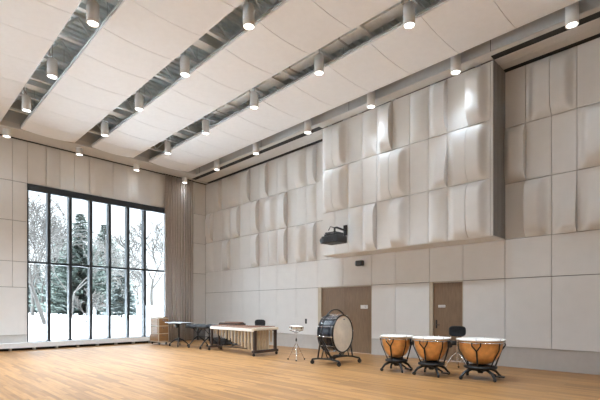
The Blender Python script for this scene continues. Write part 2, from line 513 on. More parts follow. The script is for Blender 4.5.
# soffits
struct(box('trim_1', M['soffit'], .3, 1.0, YE, -1.14, 7.42, 7.60, None, .004), 'pale soffit strip along the top of the window wall', 'soffit')
struct(box('trim_20', M['fascia'], .96, .998, YE, -1.14, 7.60, 8.4), 'grey closure above the soffit at the window wall', 'fascia')
struct(box('trim_2', M['soffit'], .06, .24, YE, -.02, 7.44, 7.55, None, .004), 'narrow soffit strip against the window wall', 'soffit')
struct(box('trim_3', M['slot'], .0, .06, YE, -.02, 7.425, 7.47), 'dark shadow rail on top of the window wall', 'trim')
fa = struct(box('trim_4', M['fascia'], .3, XE, -1.14, -1.10, 7.43, 8.2), 'grey fascia above the relief wall', 'fascia')
for xx in (1.3, 5.5, 9.6, 13.75, 17.9):
    box('fascia_joint', M['slot'], xx-.006, xx+.006, -1.143, -1.139, 7.43, 8.2, fa)
struct(MB().box(.3, XE, -1.10, -.95, 7.43, 7.55).box(BX0-.01, BX1+.01, -.95, -.77, 7.43, 7.55).build('trim_5', M['soffit']), 'narrow pale soffit strip below the grey fascia', 'soffit')
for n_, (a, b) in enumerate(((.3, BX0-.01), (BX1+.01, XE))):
    struct(box('trim_%d' % (6+n_*4), M['slot'], a, b, -.948, -.722, 7.437, 7.60), 'black strip painted in for the shaded curtain slot over the relief wall', 'trim')  # solid black box paints the shade of the open slot
    struct(box('trim_%d' % (7+n_*4), M['soffit'], a, b, -.72, -.42, 7.43, 7.55, None, .004), 'brownish soffit band beside the curtain slot', 'soffit')
    struct(box('trim_%d' % (8+n_*4), M['soffit'], a, b, -.385, -.10, 7.445, 7.55, None, .004), 'brownish soffit band close to the relief wall', 'soffit')
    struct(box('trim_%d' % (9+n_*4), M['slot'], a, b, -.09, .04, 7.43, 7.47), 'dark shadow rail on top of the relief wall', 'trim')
# dark hanger blocks in the corner of the slot
tr = empty('curtain_track', (1.2, -.84, 7.5), 0, 'black curtain track inside the slot above the relief wall', 'curtain track')
MB().box(-.9, 7, -.03, .03, .03, .08).build('rail', M['black'], tr)
for xx in (-.7, -.3): MB().box(xx-.08, xx+.08, -.06, .06, -.09, .03).build('carriage', M['black'], tr, .01)

# ------------------------------------------------------------------ pendant lamps
LZ = 7.17
def pendant_proto():
    r = empty('cylinder_pendant', (0, 0, 0))
    hs = MB(); hs.lathe([(.118, .0), (.118, .41), (.10, .43), (.0001, .435)], 28, cap=False)
    hs.lathe([(.118, 0), (.100, 0), (.098, .03)], 28, cap=False)
    hs.build('housing', M['lamp'], r)
    MB().lathe([(1e-4, .022), (.099, .022)], 28, cap=False).build('lens', M['lens'], r)
    MB().tube([(0, 0, .42), (0, 0, 1.27)], .012, 8).build('stem', M['alu'], r)
    return r
proto = pendant_proto()
ordn = ['first', 'second', 'third', 'fourth', 'fifth', 'sixth', 'seventh']
rows = [(-1.3, [.32, 2.86, 5.39, 8.04, 10.52, 12.99, 15.41], 'in the ceiling gap beside the relief wall'),
        (-3.6, [.46, 3.11, 5.63, 8.13, 10.62, 13.07], 'in the second ceiling gap from the relief wall'),
        (-5.86, [.67, 3.13, 5.70, 8.24, 10.74], 'in the third ceiling gap from the relief wall'),
        (-8.12, [.73, 3.33, 5.84, 8.59], 'in the ceiling gap farthest from the relief wall')]
SPOT_W = 380
def spot(x, y, z, parent=None, w=SPOT_W):
    l = bpy.data.lights.new('lamp_beam', 'SPOT'); l.energy = w; l.spot_size = R(100); l.spot_blend = 1
    l.color = (.74, .87, 1); l.shadow_soft_size = .09
    o = bpy.data.objects.new('lamp_beam', l); COL.objects.link(o); o.location = (x, y, z)
    if parent: o.parent = parent
    return o
first = True
for y, xs, where in rows:
    for k, x in enumerate(xs):
        o = proto if first else copy_tree(proto); first = False
        o.location = (x, y, LZ)
        tag(o, 'white cylinder lamp, %s from the windows %s' % (ordn[k], where), 'ceiling light', 'cylinder pendant lights in the ceiling gaps')
for y, xs, where in rows:
    for x in xs: spot(x, y, LZ-.005, w=14 if x < 1 else 38 if y > -2 else 260 if x > 12 else SPOT_W)
# unseen bare spots without fixtures, added along the lamp grid for more light
for y, xs in ((-1.3, (17.9, 20.3)), (-3.6, (15.5, 18, 20.4)), (-5.86, (13.2, 15.7, 18.2, 20.5)), (-8.12, (11.1, 13.6, 16.1, 18.6)),
              (-10.4, (.7, 3.3, 5.8, 8.5, 11, 13.5, 16, 18.5)), (-12.8, (3.3, 8.5, 13.5, 18.5))):
    for x in xs: spot(x, y, LZ-.005, w=25 if y > -2 else 90 if y > -5 else 210)

# ------------------------------------------------------------------ curtain
def curtain():
    r = empty('stage_curtain', (.105, -1.38, 0), 0, 'tall taupe curtain gathered in folds in the corner beside the window', 'curtain')
    m = MB(); ny = 220; zs = [.03, 1.5, 3, 4.5, 6, 7.0, 7.40]
    rnd = random.Random(3); ph = [rnd.uniform(-.4, .4) for _ in range(40)]
    vs = []
    for z in zs:
        for i in range(ny+1):
            u = i/ny; a = u*11*2*PI
            amp = .062*(1+.25*math.sin(u*9+1))
            k = int(u*22) % 40
            x = amp*math.sin(a+.35*math.sin(u*17))+.02*math.sin(z*.9+u*14)*(1 if z < 7 else .4)
            vs.append((x, -.80+1.42*u+.02*math.cos(a*2), z))
    W = ny+1
    m.add(vs, [(j*W+i, j*W+i+1, (j+1)*W+i+1, (j+1)*W+i) for j in range(len(zs)-1) for i in range(ny)], True)
    o = m.build('fabric', M['curtain'], r)
    s = o.modifiers.new('thick', 'SOLIDIFY'); s.thickness = .012
    MB().box(-.02, .02, -.84, .66, 7.405, 7.435).build('heading_rail', M['black'], r)
curtain()

# ------------------------------------------------------------------ projector and small wall devices
pj = empty('projector', (9.20, -1.33, 3.55), 0, 'black projector on a wall arm fixed to the sculpted panels', 'projector')
MB().box(-.34, .30, -.24, .24, -.10, .12).build('body', M['blackplastic'], pj, .025)
MB().box(-.28, .2, -.18, .18, .12, .19).build('top_hump', M['blackplastic'], pj, .02)
MB().lathe([(.09, 0), (.09, .14), (.075, .15), (.07, .10), (.0001, .10)], 20, Matrix.Translation((-.34, -.06, .02)) @ Matrix.Rotation(-PI/2, 4, 'Y')).build('lens_barrel', M['black'], pj)
v = MB()
for k in range(6): v.box(-.2+.06*k, -.17+.06*k, -.246, -.238, -.06, .07)
v.build('vent_slats', M['black'], pj)
ca = MB(); ca.box(-.2, .16, -.22, -.18, .19, .22); ca.box(-.2, .16, .18, .22, .19, .22); ca.box(-.2, -.16, -.2, .2, .2, .23); ca.box(.12, .16, -.2, .2, .2, .23)
for a, b in ((-.18, -.18), (.14, -.18), (-.18, .18), (.14, .18)): ca.tube([(a, b, .1), (a, b, .23)], .012)
ca.build('cradle', M['black'], pj)
MB().tube([(0, 0, .2), (0, 0, .38), (0, .1, .40), (0, .52, .36)], .032, 10).build('arm', M['black'], pj)
MB().tube([(0, .2, .38), (-.13, -.05, .42), (-.16, -.1, .30)], .016, 8).build('brace', M['black'], pj)
MB().box(-.07, .07, .505, .535, .20, .53).build('wall_plate', M['black'], pj, .005)

cm = empty('wall_camera', (9.30, 0, 2.9), 0, 'small black camera on a bracket below the boxed-out wall section', 'camera')
MB().box(-.04, .04, -.02, 0, -.07, .07).build('wall_plate', M['alu'], cm, .004)
MB().tube([(0, -.01, 0), (0, -.14, -.02)], .018).build('bracket', M['alu'], cm)
cb = MB().box(-.13, .13, -.27, -.12, -.06, .11).build('body', M['blackplastic'], cm, .02)
MB().lathe([(.045, 0), (.045, .06), (.035, .065)], 16, Matrix.Translation((-.13, -.19, .03)) @ Matrix.Rotation(-PI/2, 4, 'Y')).build('lens_barrel', M['alu'], cm)

# ------------------------------------------------------------------ castors and small helpers
def castor(parent, x, y, r=.045, rz=0, name='castor'):
    o = MB(); mt = Matrix.Translation((x, y, 0)) @ Matrix.Rotation(rz, 4, 'Z')
    o.lathe([(r*.7, -.014), (r, -.010), (r, .010), (r*.7, .014)], 14, mt @ Matrix.Translation((0, 0, r)) @ Matrix.Rotation(PI/2, 4, 'X'))
    c = o.build(name, M['rubber'], parent)
    f = MB(); f.box(-.022, .022, -.022, -.016, r*.8, r*2.2, mt); f.box(-.022, .022, .016, .022, r*.8, r*2.2, mt); f.box(-.024, .024, -.022, .022, r*2.1, r*2.4, mt)
    f.build('castor_fork', M['chrome'] if False else M['black'], c)
    return c

# ------------------------------------------------------------------ cabinet
cbn = empty('drawer_cabinet', (1.18, -2.97, 0), 0, 'oak cabinet on castors with three stacked compartments beside the curtain', 'cabinet')
MB().box(-.34, .34, -.18, .18, .11, 1.08).build('body', M['oakedge'], cbn, .006)
for k in range(3):
    z0 = .155+.305*k
    MB().box(-.315, .305, -.195, -.17, z0, z0+.275).build('front_panel', M['oak'], cbn, .004)
    e = MB().box(.33, .352, -.165, .165, z0, z0+.275).build('end_panel', M['oak'], cbn, .004)
    MB().box(.352, .362, -.06, .06, z0+.2, z0+.225).build('pull', M['chrome'], e)
MB().box(-.345, .345, -.185, .185, 1.08, 1.105).build('top', M['oak'], cbn, .004)
for sx in (-.28, .28):
    for sy in (-.12, .12): castor(cbn, sx, sy, .045)

cbn.scale = (1.12, 1.2, 1.02)
# ------------------------------------------------------------------ blue-grey trap table
tt = empty('pedestal_table', (2.62, -2.88, 0), 0, 'table, pale blue-grey window sheen painted on top, on a black splayed stand by the cabinet', 'table')
MB().box(-.62, .62, -.27, .27, .905, .935).build('tabletop', M['bluegrey'], tt, .008)
MB().box(-.55, .55, -.2, .2, .87, .905).build('top_frame', M['black'], tt, .006)
MB().tube([(0, 0, .22), (0, 0, .88)], .03, 12).build('column', M['black'], tt)
MB().lathe([(.03, 0), (.085, .02), (.09, .06), (.03, .08)], 16, Matrix.Translation((0, -.05, .80)) @ Matrix.Rotation(PI/2, 4, 'X')).build('tilt_knob', M['black'], tt)
for a in (35, 145, 215, 325):
    c, s = math.cos(R(a)), math.sin(R(a))
    MB().tube([(0, 0, .30), (.18*c, .18*s, .25), (.38*c, .38*s, .10)], [.03, .026, .018], 8).build('leg', M['black'], tt)
    castor(tt, .38*c, .38*s, .04, R(a))

# low black case behind it
cs = empty('equipment_case', (3.0, -1.2, 0), R(4), 'low black equipment case on the floor behind the table', 'case')
MB().box(-.5, .5, -.2, .2, .02, .2).build('body', M['blackplastic'], cs, .015)
MB().box(-.505, .505, -.205, .205, .2, .26).build('lid', M['black'], cs, .015)
MB().tube([(-.12, -.2, .14), (-.12, -.24, .12), (.12, -.24, .12), (.12, -.2, .14)], .012).build('handle', M['rubber'], cs)
for sx in (-.4, .4): MB().box(sx-.05, sx+.05, -.15, .15, 0, .02).build('foot', M['rubber'], cs)

# ------------------------------------------------------------------ covered keyboard instrument
cv = empty('covered_keyboard', (3.92, -2.58, 0), 0, 'keyboard instrument under a black cover between the table and the marimba', 'instrument')
MB().box(-.64, .64, -.30, .30, .79, .83).build('bed', M['darkwood'], cv)
def cover_mesh():
    m = MB(); nx, ny = 24, 12
    t = []
    rnd = random.Random(5)
    for j in range(ny+1):
        for i in range(nx+1):
            u, v_ = i/nx, j/ny
            t.append((-.68+1.36*u, -.34+.68*v_, .865+.008*math.sin(u*19)+.006*math.sin(v_*11+u*7)))
    W = nx+1
    m.add(t, [(j*W+i, j*W+i+1, (j+1)*W+i+1, (j+1)*W+i) for j in range(ny) for i in range(nx)], True)
    rim = [i for i in range(W)]+[j*W+nx for j in range(1, ny+1)]+[ny*W+i for i in range(nx-1, -1, -1)]+[j*W for j in range(ny-1, 0, -1)]
    f = [t[i] for i in rim]
    lo = []
    for k, p in enumerate(f):
        w = .012*math.sin(k*.9)
        ox = (1 if p[0] > 0 else -1)*(.012+w) if abs(p[0]) > .67 else 0
        oy = (1 if p[1] > 0 else -1)*(.012+w) if abs(p[1]) > .33 else 0
        lo.append((p[0]+ox, p[1]+oy, .74+.012*math.sin(k*.55)))
    n = len(f)
    m.add(f+lo, [(i, (i+1) % n, n+(i+1) % n, n+i) for i in range(n)], True)
    return m
cvo = cover_mesh().build('cloth_cover', M['cloth'], cv)
sol = cvo.modifiers.new('thick', 'SOLIDIFY'); sol.thickness = .008
for sx in (-.42, .36):
    MB().tube([(sx, 0, .28), (sx, 0, .8)], .03, 10).build('post', M['black'], cv)
    for sy in (-1, 1):
        lg = MB().tube([(sx, sy*.02, .42), (sx+.02, sy*.2, .30), (sx+.03, sy*.40, .09)], [.026, .024, .018], 8).build('leg', M['black'], cv)
        castor(cv, sx+.03, sy*.40, .042, PI/2)
    MB().tube([(sx, -.26, .79), (sx, 0, .5), (sx, .26, .79)], .014, 8).build('brace', M['black'], cv)
MB().tube([(-.42, 0, .42), (.36, 0, .42)], .02, 8).build('crossbar', M['black'], cv)

# ------------------------------------------------------------------ marimba
mb = empty('marimba', (6.1, -2.6, 0), 0, 'large marimba with tan resonator tubes standing before the white wall', 'marimba')
mb.scale = (1, 1, .94)
XL, XR = -1.28, 1.28
def fy(x): return -.24-.10*(x-XL)/(XR-XL)-.10*(x-XL)/(XR-XL)     # front edge
def by(x): return .10+.34*(x-XL)/(XR-XL)
m = MB()
def slab(m, x0, x1, ya0, ya1, yb0, yb1, z0, z1):
    vs = [(x0, ya0, z0), (x1, yb0, z0), (x1, yb1, z0), (x0, ya1, z0), (x0, ya0, z1), (x1, yb0, z1), (x1, yb1, z1), (x0, ya1, z1)]
    return m.add(vs, [(0, 3, 2, 1), (4, 5, 6, 7), (0, 1, 5, 4), (1, 2, 6, 5), (2, 3, 7, 6), (3, 0, 4, 7)])
slab(MB(), XL-.06, XR+.06, fy(XL)-.03, fy(XL)+.0, fy(XR)-.03, fy(XR)+.0, .80, .90).build('front_rail', M['cream'], mb, .006)
slab(MB(), XL-.06, XR+.06, by(XL), by(XL)+.03, by(XR), by(XR)+.03, .80, .92).build('rear_rail', M['darkwood'], mb, .006)
slab(MB(), XL, XR, fy(XL)+.22, fy(XL)+.25, fy(XR)+.36, fy(XR)+.39, .82, .88).build('middle_rail', M['darkwood'], mb)
NB = 30
for k in range(NB):
    u0 = k/NB; u1 = (k+.86)/NB
    x0 = XL+(XR-XL)*u0; x1 = XL+(XR-XL)*u1
    a = fy(x0)-.015; b = a+.26+.14*u0
    MB().box(x0, x1, a, b, .905, .93).build('bar', M['rose'], mb, .004)
    if k % 7 not in (2, 6):
        xc = x0+.045
        c0 = b+.01; c1 = by(x0)+.02
        MB().box(xc, xc+(x1-x0)*.9, c0, max(c0+.1, c1), .935, .96).build('bar', M['rose'], mb, .004)
# resonator banks: long at the bass end (right), short to the left
for k in range(13):
    u = (k+.5)/13; x = XL+(XR-XL)*u
    r_ = .030+.020*u
    L = .17+.52*max(0, u-.06)
    zb = max(.15, .80-L)
    MB().tube([(x, fy(x)+.06, .89), (x, fy(x)+.06, zb)], r_, 12).build('resonator_tube', M['tan'], mb)
    if k % 7 not in (2, 6):
        yb = by(x)-.10
        MB().tube([(x+.06, yb, .89), (x+.06, yb, .80-.6*L)], r_*.8, 12).build('resonator_tube', M['tan'], mb)
# bass end closed by a row of tan tubes between two dark posts
for k in range(5):
    yy = fy(XR)+.13+.115*k
    MB().tube([(XR+.0, yy, .86), (XR+.0, yy, .16)], .045, 12).build('resonator_tube', M['tan'], mb)
for yy in (fy(XR)+.03, by(XR)-.02):
    MB().box(XR+.02, XR+.09, yy-.045, yy+.045, .12, .86).build('end_post', M['darkwood'], mb, .006)
slab(MB(), XR+.0, XR+.12, fy(XR)-.06, by(XR)+.07, fy(XR)-.06, by(XR)+.07, .10, .19).build('end_foot', M['darkwood'], mb, .012)
MB().box(XR-.02, XR+.13, fy(XR)-.05, by(XR)+.06, .84, .925).build('end_board', M['oakedge'], mb, .008)
for yy in (fy(XL)+.02, by(XL)-.01):
    MB().box(XL-.06, XL+.01, yy-.035, yy+.035, .12, .82).build('end_post', M['darkwood'], mb, .006)
MB().box(XL-.08, XL+.03, fy(XL)-.12, by(XL)+.12, .10, .18).build('end_foot', M['darkwood'], mb, .012)
MB().box(XL-.06, XL+.01, fy(XL)-.02, by(XL)+.03, .80, .90).build('end_board', M['darkwood'], mb, .006)
MB().tube([(XL, -.02, .16), (-.2, .0, .16)], .018, 8).build('brace', M['darkwood'], mb)
MB().tube([(XL, 0, .22), (XL+.55, 0, .80)], .014, 8).build('brace', M['darkwood'], mb)
slab(MB(), XL, XR, -.01, .03, .02, .06, .14, .17).build('stretcher', M['darkwood'], mb)
for x, yy in ((XR+.06, fy(XR)-.02), (XR+.06, by(XR)+.03), (XL-.03, fy(XL)-.08), (XL-.03, by(XL)+.08)): castor(mb, x, yy, .045, .6)

# ------------------------------------------------------------------ xylophone behind it
xy = empty('xylophone', (4.05, -1.38, -.0), R(2), 'small brown-barred xylophone on a cross-base stand behind the marimba', 'xylophone')
for k in range(22):
    x = -.62+1.24*k/22
    w = .30-.12*k/22
    MB().box(x, x+.045, -w*.9, -.01, .93, .955).build('bar', M['rose'], xy, .003)
    if k % 7 not in (2, 6): MB().box(x+.028, x+.07, .0, w*.75, .955, .98).build('bar', M['rose'], xy, .003)
slab(MB(), -.66, .66, -.28, -.25, -.17, -.14, .85, .93).build('front_rail', M['darkwood'], xy, .005)
slab(MB(), -.66, .66, .22, .25, .13, .16, .85, .95).build('rear_rail', M['darkwood'], xy, .005)
for sx in (-.64, .62): MB().box(sx, sx+.04, -.27, .24, .84, .92).build('end_board', M['darkwood'], xy)
for sx in (-.38, .38):
    MB().tube([(sx, 0, .06), (sx, 0, .86)], .026, 10).build('post', M['black'], xy)
    MB().tube([(sx, -.30, .05), (sx, -.1, .09), (sx, .1, .09), (sx, .30, .05)], .022, 8).build('foot', M['black'], xy)
    MB().tube([(sx, -.2, .85), (sx, 0, .6), (sx, .2, .85)], .012, 8).build('brace', M['black'], xy)
MB().tube([(-.38, 0, .10), (.38, 0, .10)], .02, 8).build('crossbar', M['black'], xy)
for sx in (-.38, .38):
    for sy in (-.30, .30): MB().ball((sx, sy, .028), .028).build('rubber_foot', M['rubber'], xy)

xy.scale = (.82, .9, .97)
# ------------------------------------------------------------------ drum stools
def drum_stool(loc, rz, seat_z, back_z, label):
    r = empty('drum_stool', loc, rz, label, 'stool', 'black drum stools with backrests')
    MB().lathe([(.0001, seat_z-.01), (.16, seat_z-.01), (.185, seat_z+.015), (.19, seat_z+.05), (.17, seat_z+.08), (.0001, seat_z+.085)], 28, cap=False).build('seat', M['cloth'], r)
    MB().tube([(0, 0, .12), (0, 0, seat_z)], .018, 10).build('post', M['chrome'], r)
    for k in range(3):
        a = 2*PI*k/3+.4; c, s = math.cos(a), math.sin(a)
        lg = MB().tube([(0, 0, .42), (.14*c, .14*s, .30), (.30*c, .30*s, .025)], .012, 8).build('leg', M['chrome'], r)
        MB().tube([(0, 0, .18), (.17*c, .17*s, .235)], .008, 6).build('leg_brace', M['chrome'], lg)
        MB().ball((.30*c, .30*s, .024), .024).build('rubber_foot', M['rubber'], lg)
    MB().tube([(0, .05, seat_z-.03), (0, .23, seat_z-.02), (0, .25, back_z)], .014, 8).build('back_post', M['chrome'], r)
    b = MB(); n_ = 16; pts = []
    hw, hh = .19, .125
    prof = []
    for k in range(40):
        a = 2*PI*k/40; ca_, sa = math.cos(a), math.sin(a)
        prof.append((hw*math.copysign(abs(ca_)**.55, ca_), hh*math.copysign(abs(sa)**.55, sa)))
    layers = [(-.045, .86), (-.03, .97), (0, 1), (.025, .97), (.035, .86)]
    vs = []
    for d, sc in layers:
        for px, pz in prof: vs.append((px*sc, .245+d-.5*(px*sc)**2*1.2, back_z+.02+pz*sc))
    fs = [(i*40+k, i*40+(k+1) % 40, (i+1)*40+(k+1) % 40, (i+1)*40+k) for i in range(4) for k in range(40)]
    b.add(vs, fs, True); b.add(vs[:40], [tuple(range(40))]); b.add(vs[-40:], [tuple(range(39, -1, -1))])
    b.build('backrest', M['cloth'], r)
drum_stool((6.02, -1.55, 0), R(215), .60, .94, 'black drum stool whose backrest shows above the marimba')
drum_stool((13.05, -1.35, 0), R(205), .60, .91, 'black drum stool with chrome legs behind the middle and largest timpani')

# ------------------------------------------------------------------ snare on stand
sd = empty('snare_drum', (9.03, -2.81, .86), 0, 'small pale snare drum held on a chrome tripod stand', 'drum')
TS = Matrix.Rotation(R(4), 4, 'Y')
MB().lathe([(.185, .012), (.185, .098)], 32, TS, cap=False).build('shell', M['snareshell'], sd)
MB().lathe([(.0001, .112), (.188, .112)], 32, TS, cap=False).build('batter_head', M['timphead'], sd)
MB().lathe([(.0001, .0), (.188, .0)], 32, TS, cap=False).build('snare_head', M['timphead'], sd)
for z in (.0, .092):
    MB().lathe([(.188, z-.004), (.202, z-.004), (.202, z+.022), (.188, z+.022)], 32, TS, cap=False).build('hoop', M['chrome'], sd)
for k in range(8):
    a = 2*PI*k/8; lm = TS @ Matrix.Rotation(a, 4, 'Z')
    MB().box(.183, .206, -.010, .010, .035, .08, lm).build('lug', M['chrome'] if k % 2 else M['black'], sd)
st = empty('snare_stand', (9.03, -2.81, 0), 0, 'chrome tripod stand carrying the small snare drum', 'stand')
MB().tube([(0, 0, .14), (0, 0, .78)], .013, 10).build('post', M['chrome'], st)
MB().lathe([(.02, .54), (.022, .56), (.022, .60), (.02, .62)], 12).build('collar', M['black'], st)
for k in range(3):
    a = 2*PI*k/3+R(75); c, s = math.cos(a), math.sin(a)
    lg = MB().tube([(0, 0, .50), (.09*c, .09*s, .36), (.27*c, .27*s, .02)], .011, 8).build('leg', M['chrome'], st)
    MB().tube([(0, 0, .17), (.16*c, .16*s, .22)], .007, 6).build('leg_brace', M['chrome'], lg)
    MB().ball((.27*c, .27*s, .022), .022, sc=(1, 1, 1)).build('rubber_foot', M['rubber'], lg)
    MB().tube([(0, 0, .77), (.12*c, .12*s, .82), (.215*c, .215*s, .84), (.22*c, .22*s, .875)], .009, 8).build('basket_arm', M['black'], st)

# ------------------------------------------------------------------ concert bass drum and its stand
BC = Vector((10.25, -2.54, .80))
bd = empty('bass_drum', BC, R(6), 'large dark bass drum with a cream head hung in a ring frame', 'drum')
RX = Matrix.Rotation(PI/2, 4, 'Y')
Rr, Hd = .475, .22
MB().lathe([(Rr, -Hd), (Rr, Hd)], 56, RX, cap=False).build('shell', M['shell'], bd)
for s, nm in ((-1, 'drum_head'), (1, 'drum_head')):
    MB().lathe([(.0001, s*(Hd+.012)), (Rr*.9, s*(Hd+.012)), (Rr+.004, s*(Hd+.004))], 56, RX, cap=False).build(nm, M['skin'], bd)
    h = MB().lathe([(Rr+.002, s*Hd-.03), (Rr+.022, s*Hd-.03), (Rr+.022, s*Hd+.028), (Rr-.004, s*Hd+.028), (Rr+.002, s*Hd-.03)], 56, RX, cap=False)
    h.build('hoop', M['black'], bd)
for k in range(12):
    a = 2*PI*k/12+.13
    c, s = math.cos(a), math.sin(a)
    mt = Matrix.Rotation(a, 4, 'X')
    MB().tube([mt @ Vector((-Hd-.03, 0, Rr+.033)), mt @ Vector((Hd+.03, 0, Rr+.033))], .006, 6).build('tension_rod', M['chrome'], bd)
    b = MB()
    for q in (-1, 1):
        b.box(q*.10-.03, q*.10+.03, -.012, .012, Rr-.002, Rr+.036, mt)
        b.box(q*Hd-.02, q*Hd+.02, -.014, .014, Rr+.018, Rr+.046, mt)
    b.build('tension_claw', M['chrome'], bd)
MB().box(Hd+.0125, Hd+.014, .02, .10, .36, .395).build('maker_mark', M['sgrey'], bd)
bst = empty('drum_stand', (BC.x, BC.y, 0), R(6), 'black wheeled stand with a big hoop around the bass drum', 'stand')
RR = .635
MB().tube([(.0, RR*math.cos(2*PI*k/64), .80+RR*math.sin(2*PI*k/64)) for k in range(64)], .018, 8, close=True).build('ring', M['black'], bst)
for k in range(4):
    a = PI/4+PI/2*k
    MB().tube([(0, (RR)*math.cos(a), .80+(RR)*math.sin(a)), (0, (Rr+.005)*math.cos(a), .80+(Rr+.005)*math.sin(a))], .007, 6).build('suspension', M['chrome'], bst)
for s in (-1, 1):
    y = s*.50
    ft = MB().tube([(-.40, y, .13), (-.2, y, .16), (.2, y, .16), (.44, y, .13)], .024, 8).build('foot_bar', M['black'], bst)
    MB().tube([(-.22, y, .16), (-.03, s*.64, .66)], .022, 8).build('upright', M['black'], bst)
    MB().tube([(.22, y, .16), (.03, s*.64, .66)], .022, 8).build('upright', M['black'], bst)
    MB().tube([(0, s*.62, .62), (0, s*.655, .84)], .022, 8).build('pivot_arm', M['black'], bst)
    MB().lathe([(.045, -.02), (.05, 0), (.045, .02)], 14, Matrix.Translation((0, s*.655, .80)) @ Matrix.Rotation(PI/2, 4, 'X')).build('pivot_knob', M['black'], bst)
    MB().tube([(-.10, y, .17), (.10, y, .17), (.0, s*.54, .44), (-.10, y, .17)], .02, 6).build('gusset', M['black'], bst)
    for sx in (-.40, .44): castor(bst, sx, y, .055, .5)
MB().tube([(0, -.50, .16), (0, .50, .16)], .022, 8).build('crossbar', M['black'], bst)
MB().tube([(-.12, -.50, .16), (.12, .50, .16)], .012, 8).build('crossbar', M['black'], bst)

# ------------------------------------------------------------------ timpani
def timpano(loc, rr, rz, label, bowl, gauge=True):
    r = empty('timpano', loc, rz, label, 'timpano', 'copper timpani in a row')
    zt = .80
    prof = []
    for i in range(15):
        t = i/14
        a = t*PI/2
        prof.append((max(.03, (rr-.03)*math.cos(a)**.72 if t < 1 else .03), zt-.04-bowl*math.sin(a)**1.25))
    prof = [(rr-.03, zt)]+prof
    MB().lathe(prof, 48, cap=False).build('kettle', M['copper'], r)
    MB().lathe([(.0001, zt+.026), (rr*.93, zt+.026), (rr+.002, zt+.018)], 48, cap=False).build('head', M['timphead'], r)
    MB().lathe([(rr-.012, zt+.0), (rr+.014, zt+.0), (rr+.016, zt+.024), (rr+.002, zt+.03), (rr-.012, zt+.02)], 48, cap=False).build('counter_hoop', M['timphead'], r)
    MB().lathe([(rr-.05, zt-.045), (rr+.006, zt-.045), (rr+.006, zt-.025), (rr-.05, zt-.025)], 48, cap=False).build('collar_ring', M['chrome'], r)
    for k in range(6):
        a = 2*PI*k/6; mt = Matrix.Rotation(a, 4, 'Z')
        MB().tube([mt @ Vector((rr+.016, 0, zt-.075)), mt @ Vector((rr+.016, 0, zt+.052))], .008, 6).build('tuning_rod', M['chrome'], r)
    zb = .30
    for k in range(3):
        a = 2*PI*k/3; mt = Matrix.Rotation(a, 4, 'Z')
        # strut: a Y fork at the rim running down to the base
        s_ = MB()
        s_.tube([mt @ Vector(p) for p in ((rr*.985, -.085, zt-.03), (rr+.012, -.08, zt-.09), (rr-.01, -.03, zt-.16), (rr-.03, 0, zt-.20))], .014, 8)
        s_.tube([mt @ Vector(p) for p in ((rr*.985, .085, zt-.03), (rr+.012, .08, zt-.09), (rr-.01, .03, zt-.16), (rr-.03, 0, zt-.20))], .014, 8)
        s_.tube([mt @ Vector(p) for p in ((rr-.03, 0, zt-.19), (rr*.80, 0, .44), (rr*.66, 0, zb-.04))], [.017, .016, .018], 8)
        s_.build('strut', M['black'], r)
        a2 = a+PI/3; mt2 = Matrix.Rotation(a2, 4, 'Z')
        MB().tube([mt2 @ Vector(p) for p in ((rr+.0, 0, zt-.03), (rr-.02, 0, zt-.18), (rr*.72, 0, .42), (rr*.55, 0, zb-.03))], .012, 8).build('strut', M['black'], r)
    MB().lathe([(.10, .20), (.17, .22), (rr*.66+.02, zb-.07), (rr*.66+.02, zb-.03), (.16, zb), (.08, zb+.06)], 28).build('base_casting', M['black'], r)
    MB().lathe([(.05, .12), (.07, .16), (.07, zb+.06), (.04, zt-.05-bowl+.0)], 18).build('centre_column', M['black'], r)
    for k in range(4):
        a = 2*PI*k/4+PI/4; c, s = math.cos(a), math.sin(a)
        q = rr*.98
        lg = MB().tube([(.06*c, .06*s, .20), (.45*q*c, .45*q*s, .215), (.8*q*c, .8*q*s, .15), (q*c, q*s, .055), (q*1.04*c, q*1.04*s, .05)], [.045, .036, .028, .022, .018], 8).build('leg', M['black'], r)
        o = MB().lathe([(.02, -.015), (.038, -.012), (.038, .012), (.02, .015)], 14, Matrix.Translation((q*c, q*s, .038)) @ Matrix.Rotation(a, 4, 'Z') @ Matrix.Rotation(PI/2, 4, 'X'))
        o.build('castor', M['rubber'], lg)
    MB().box(-.05, .05, rr*.60, rr*1.0, .06, .085, Matrix.Rotation(PI/2*0, 4, 'Z')).build('pedal', M['black'], r, .006)
    MB().tube([(0, .1, .18), (0, rr*.66, .09)], .02, 8).build('pedal_arm', M['black'], r)
    # tuning gauge on the player's side
    if gauge: MB().box(-.06, .06, rr*.96, rr*1.12, zt-.17, zt-.03).build('tuning_gauge', M['black'], r, .01)
    return r
timpano((12.14, -2.58, 0), .365, R(-82), 'smallest copper timpano, standing at the end nearest the bass drum', .45)
timpano((13.02, -2.58, 0), .395, R(-86), 'middle copper timpano of the row of three', .45)
timpano((13.99, -2.33, 0), .462, R(-78), 'largest copper timpano, with the widest head, at the end away from the bass drum', .46, False)

# ------------------------------------------------------------------ outside
def gz(x, y):
    d = -x
    z = .02+.7*min(1, d/28)
    return z+1.2*math.exp(-((x+38)**2/60+(y-13.5)**2/20))+1.2*math.exp(-((x+44)**2/90+(y-22)**2/40))
def ground():
    m = MB(); vs = []; nx, ny = 60, 50
    for j in range(ny+1):
        for i in range(nx+1):
            x = -.32-90*(i/nx)**1.3; y = -40+90*j/ny
            d = -x; z = gz(x, y)
            z += .06*math.sin(x*.9+y*.5)*min(1, d/8)
            vs.append((x, y, z))
    W = nx+1
    m.add(vs, [(j*W+i, (j+1)*W+i, (j+1)*W+i+1, j*W+i+1) for j in range(ny) for i in range(nx)], True)
    o = m.build('ground', M['snow'])
    struct(o, 'snow covered ground outside the window', 'snow')
ground()

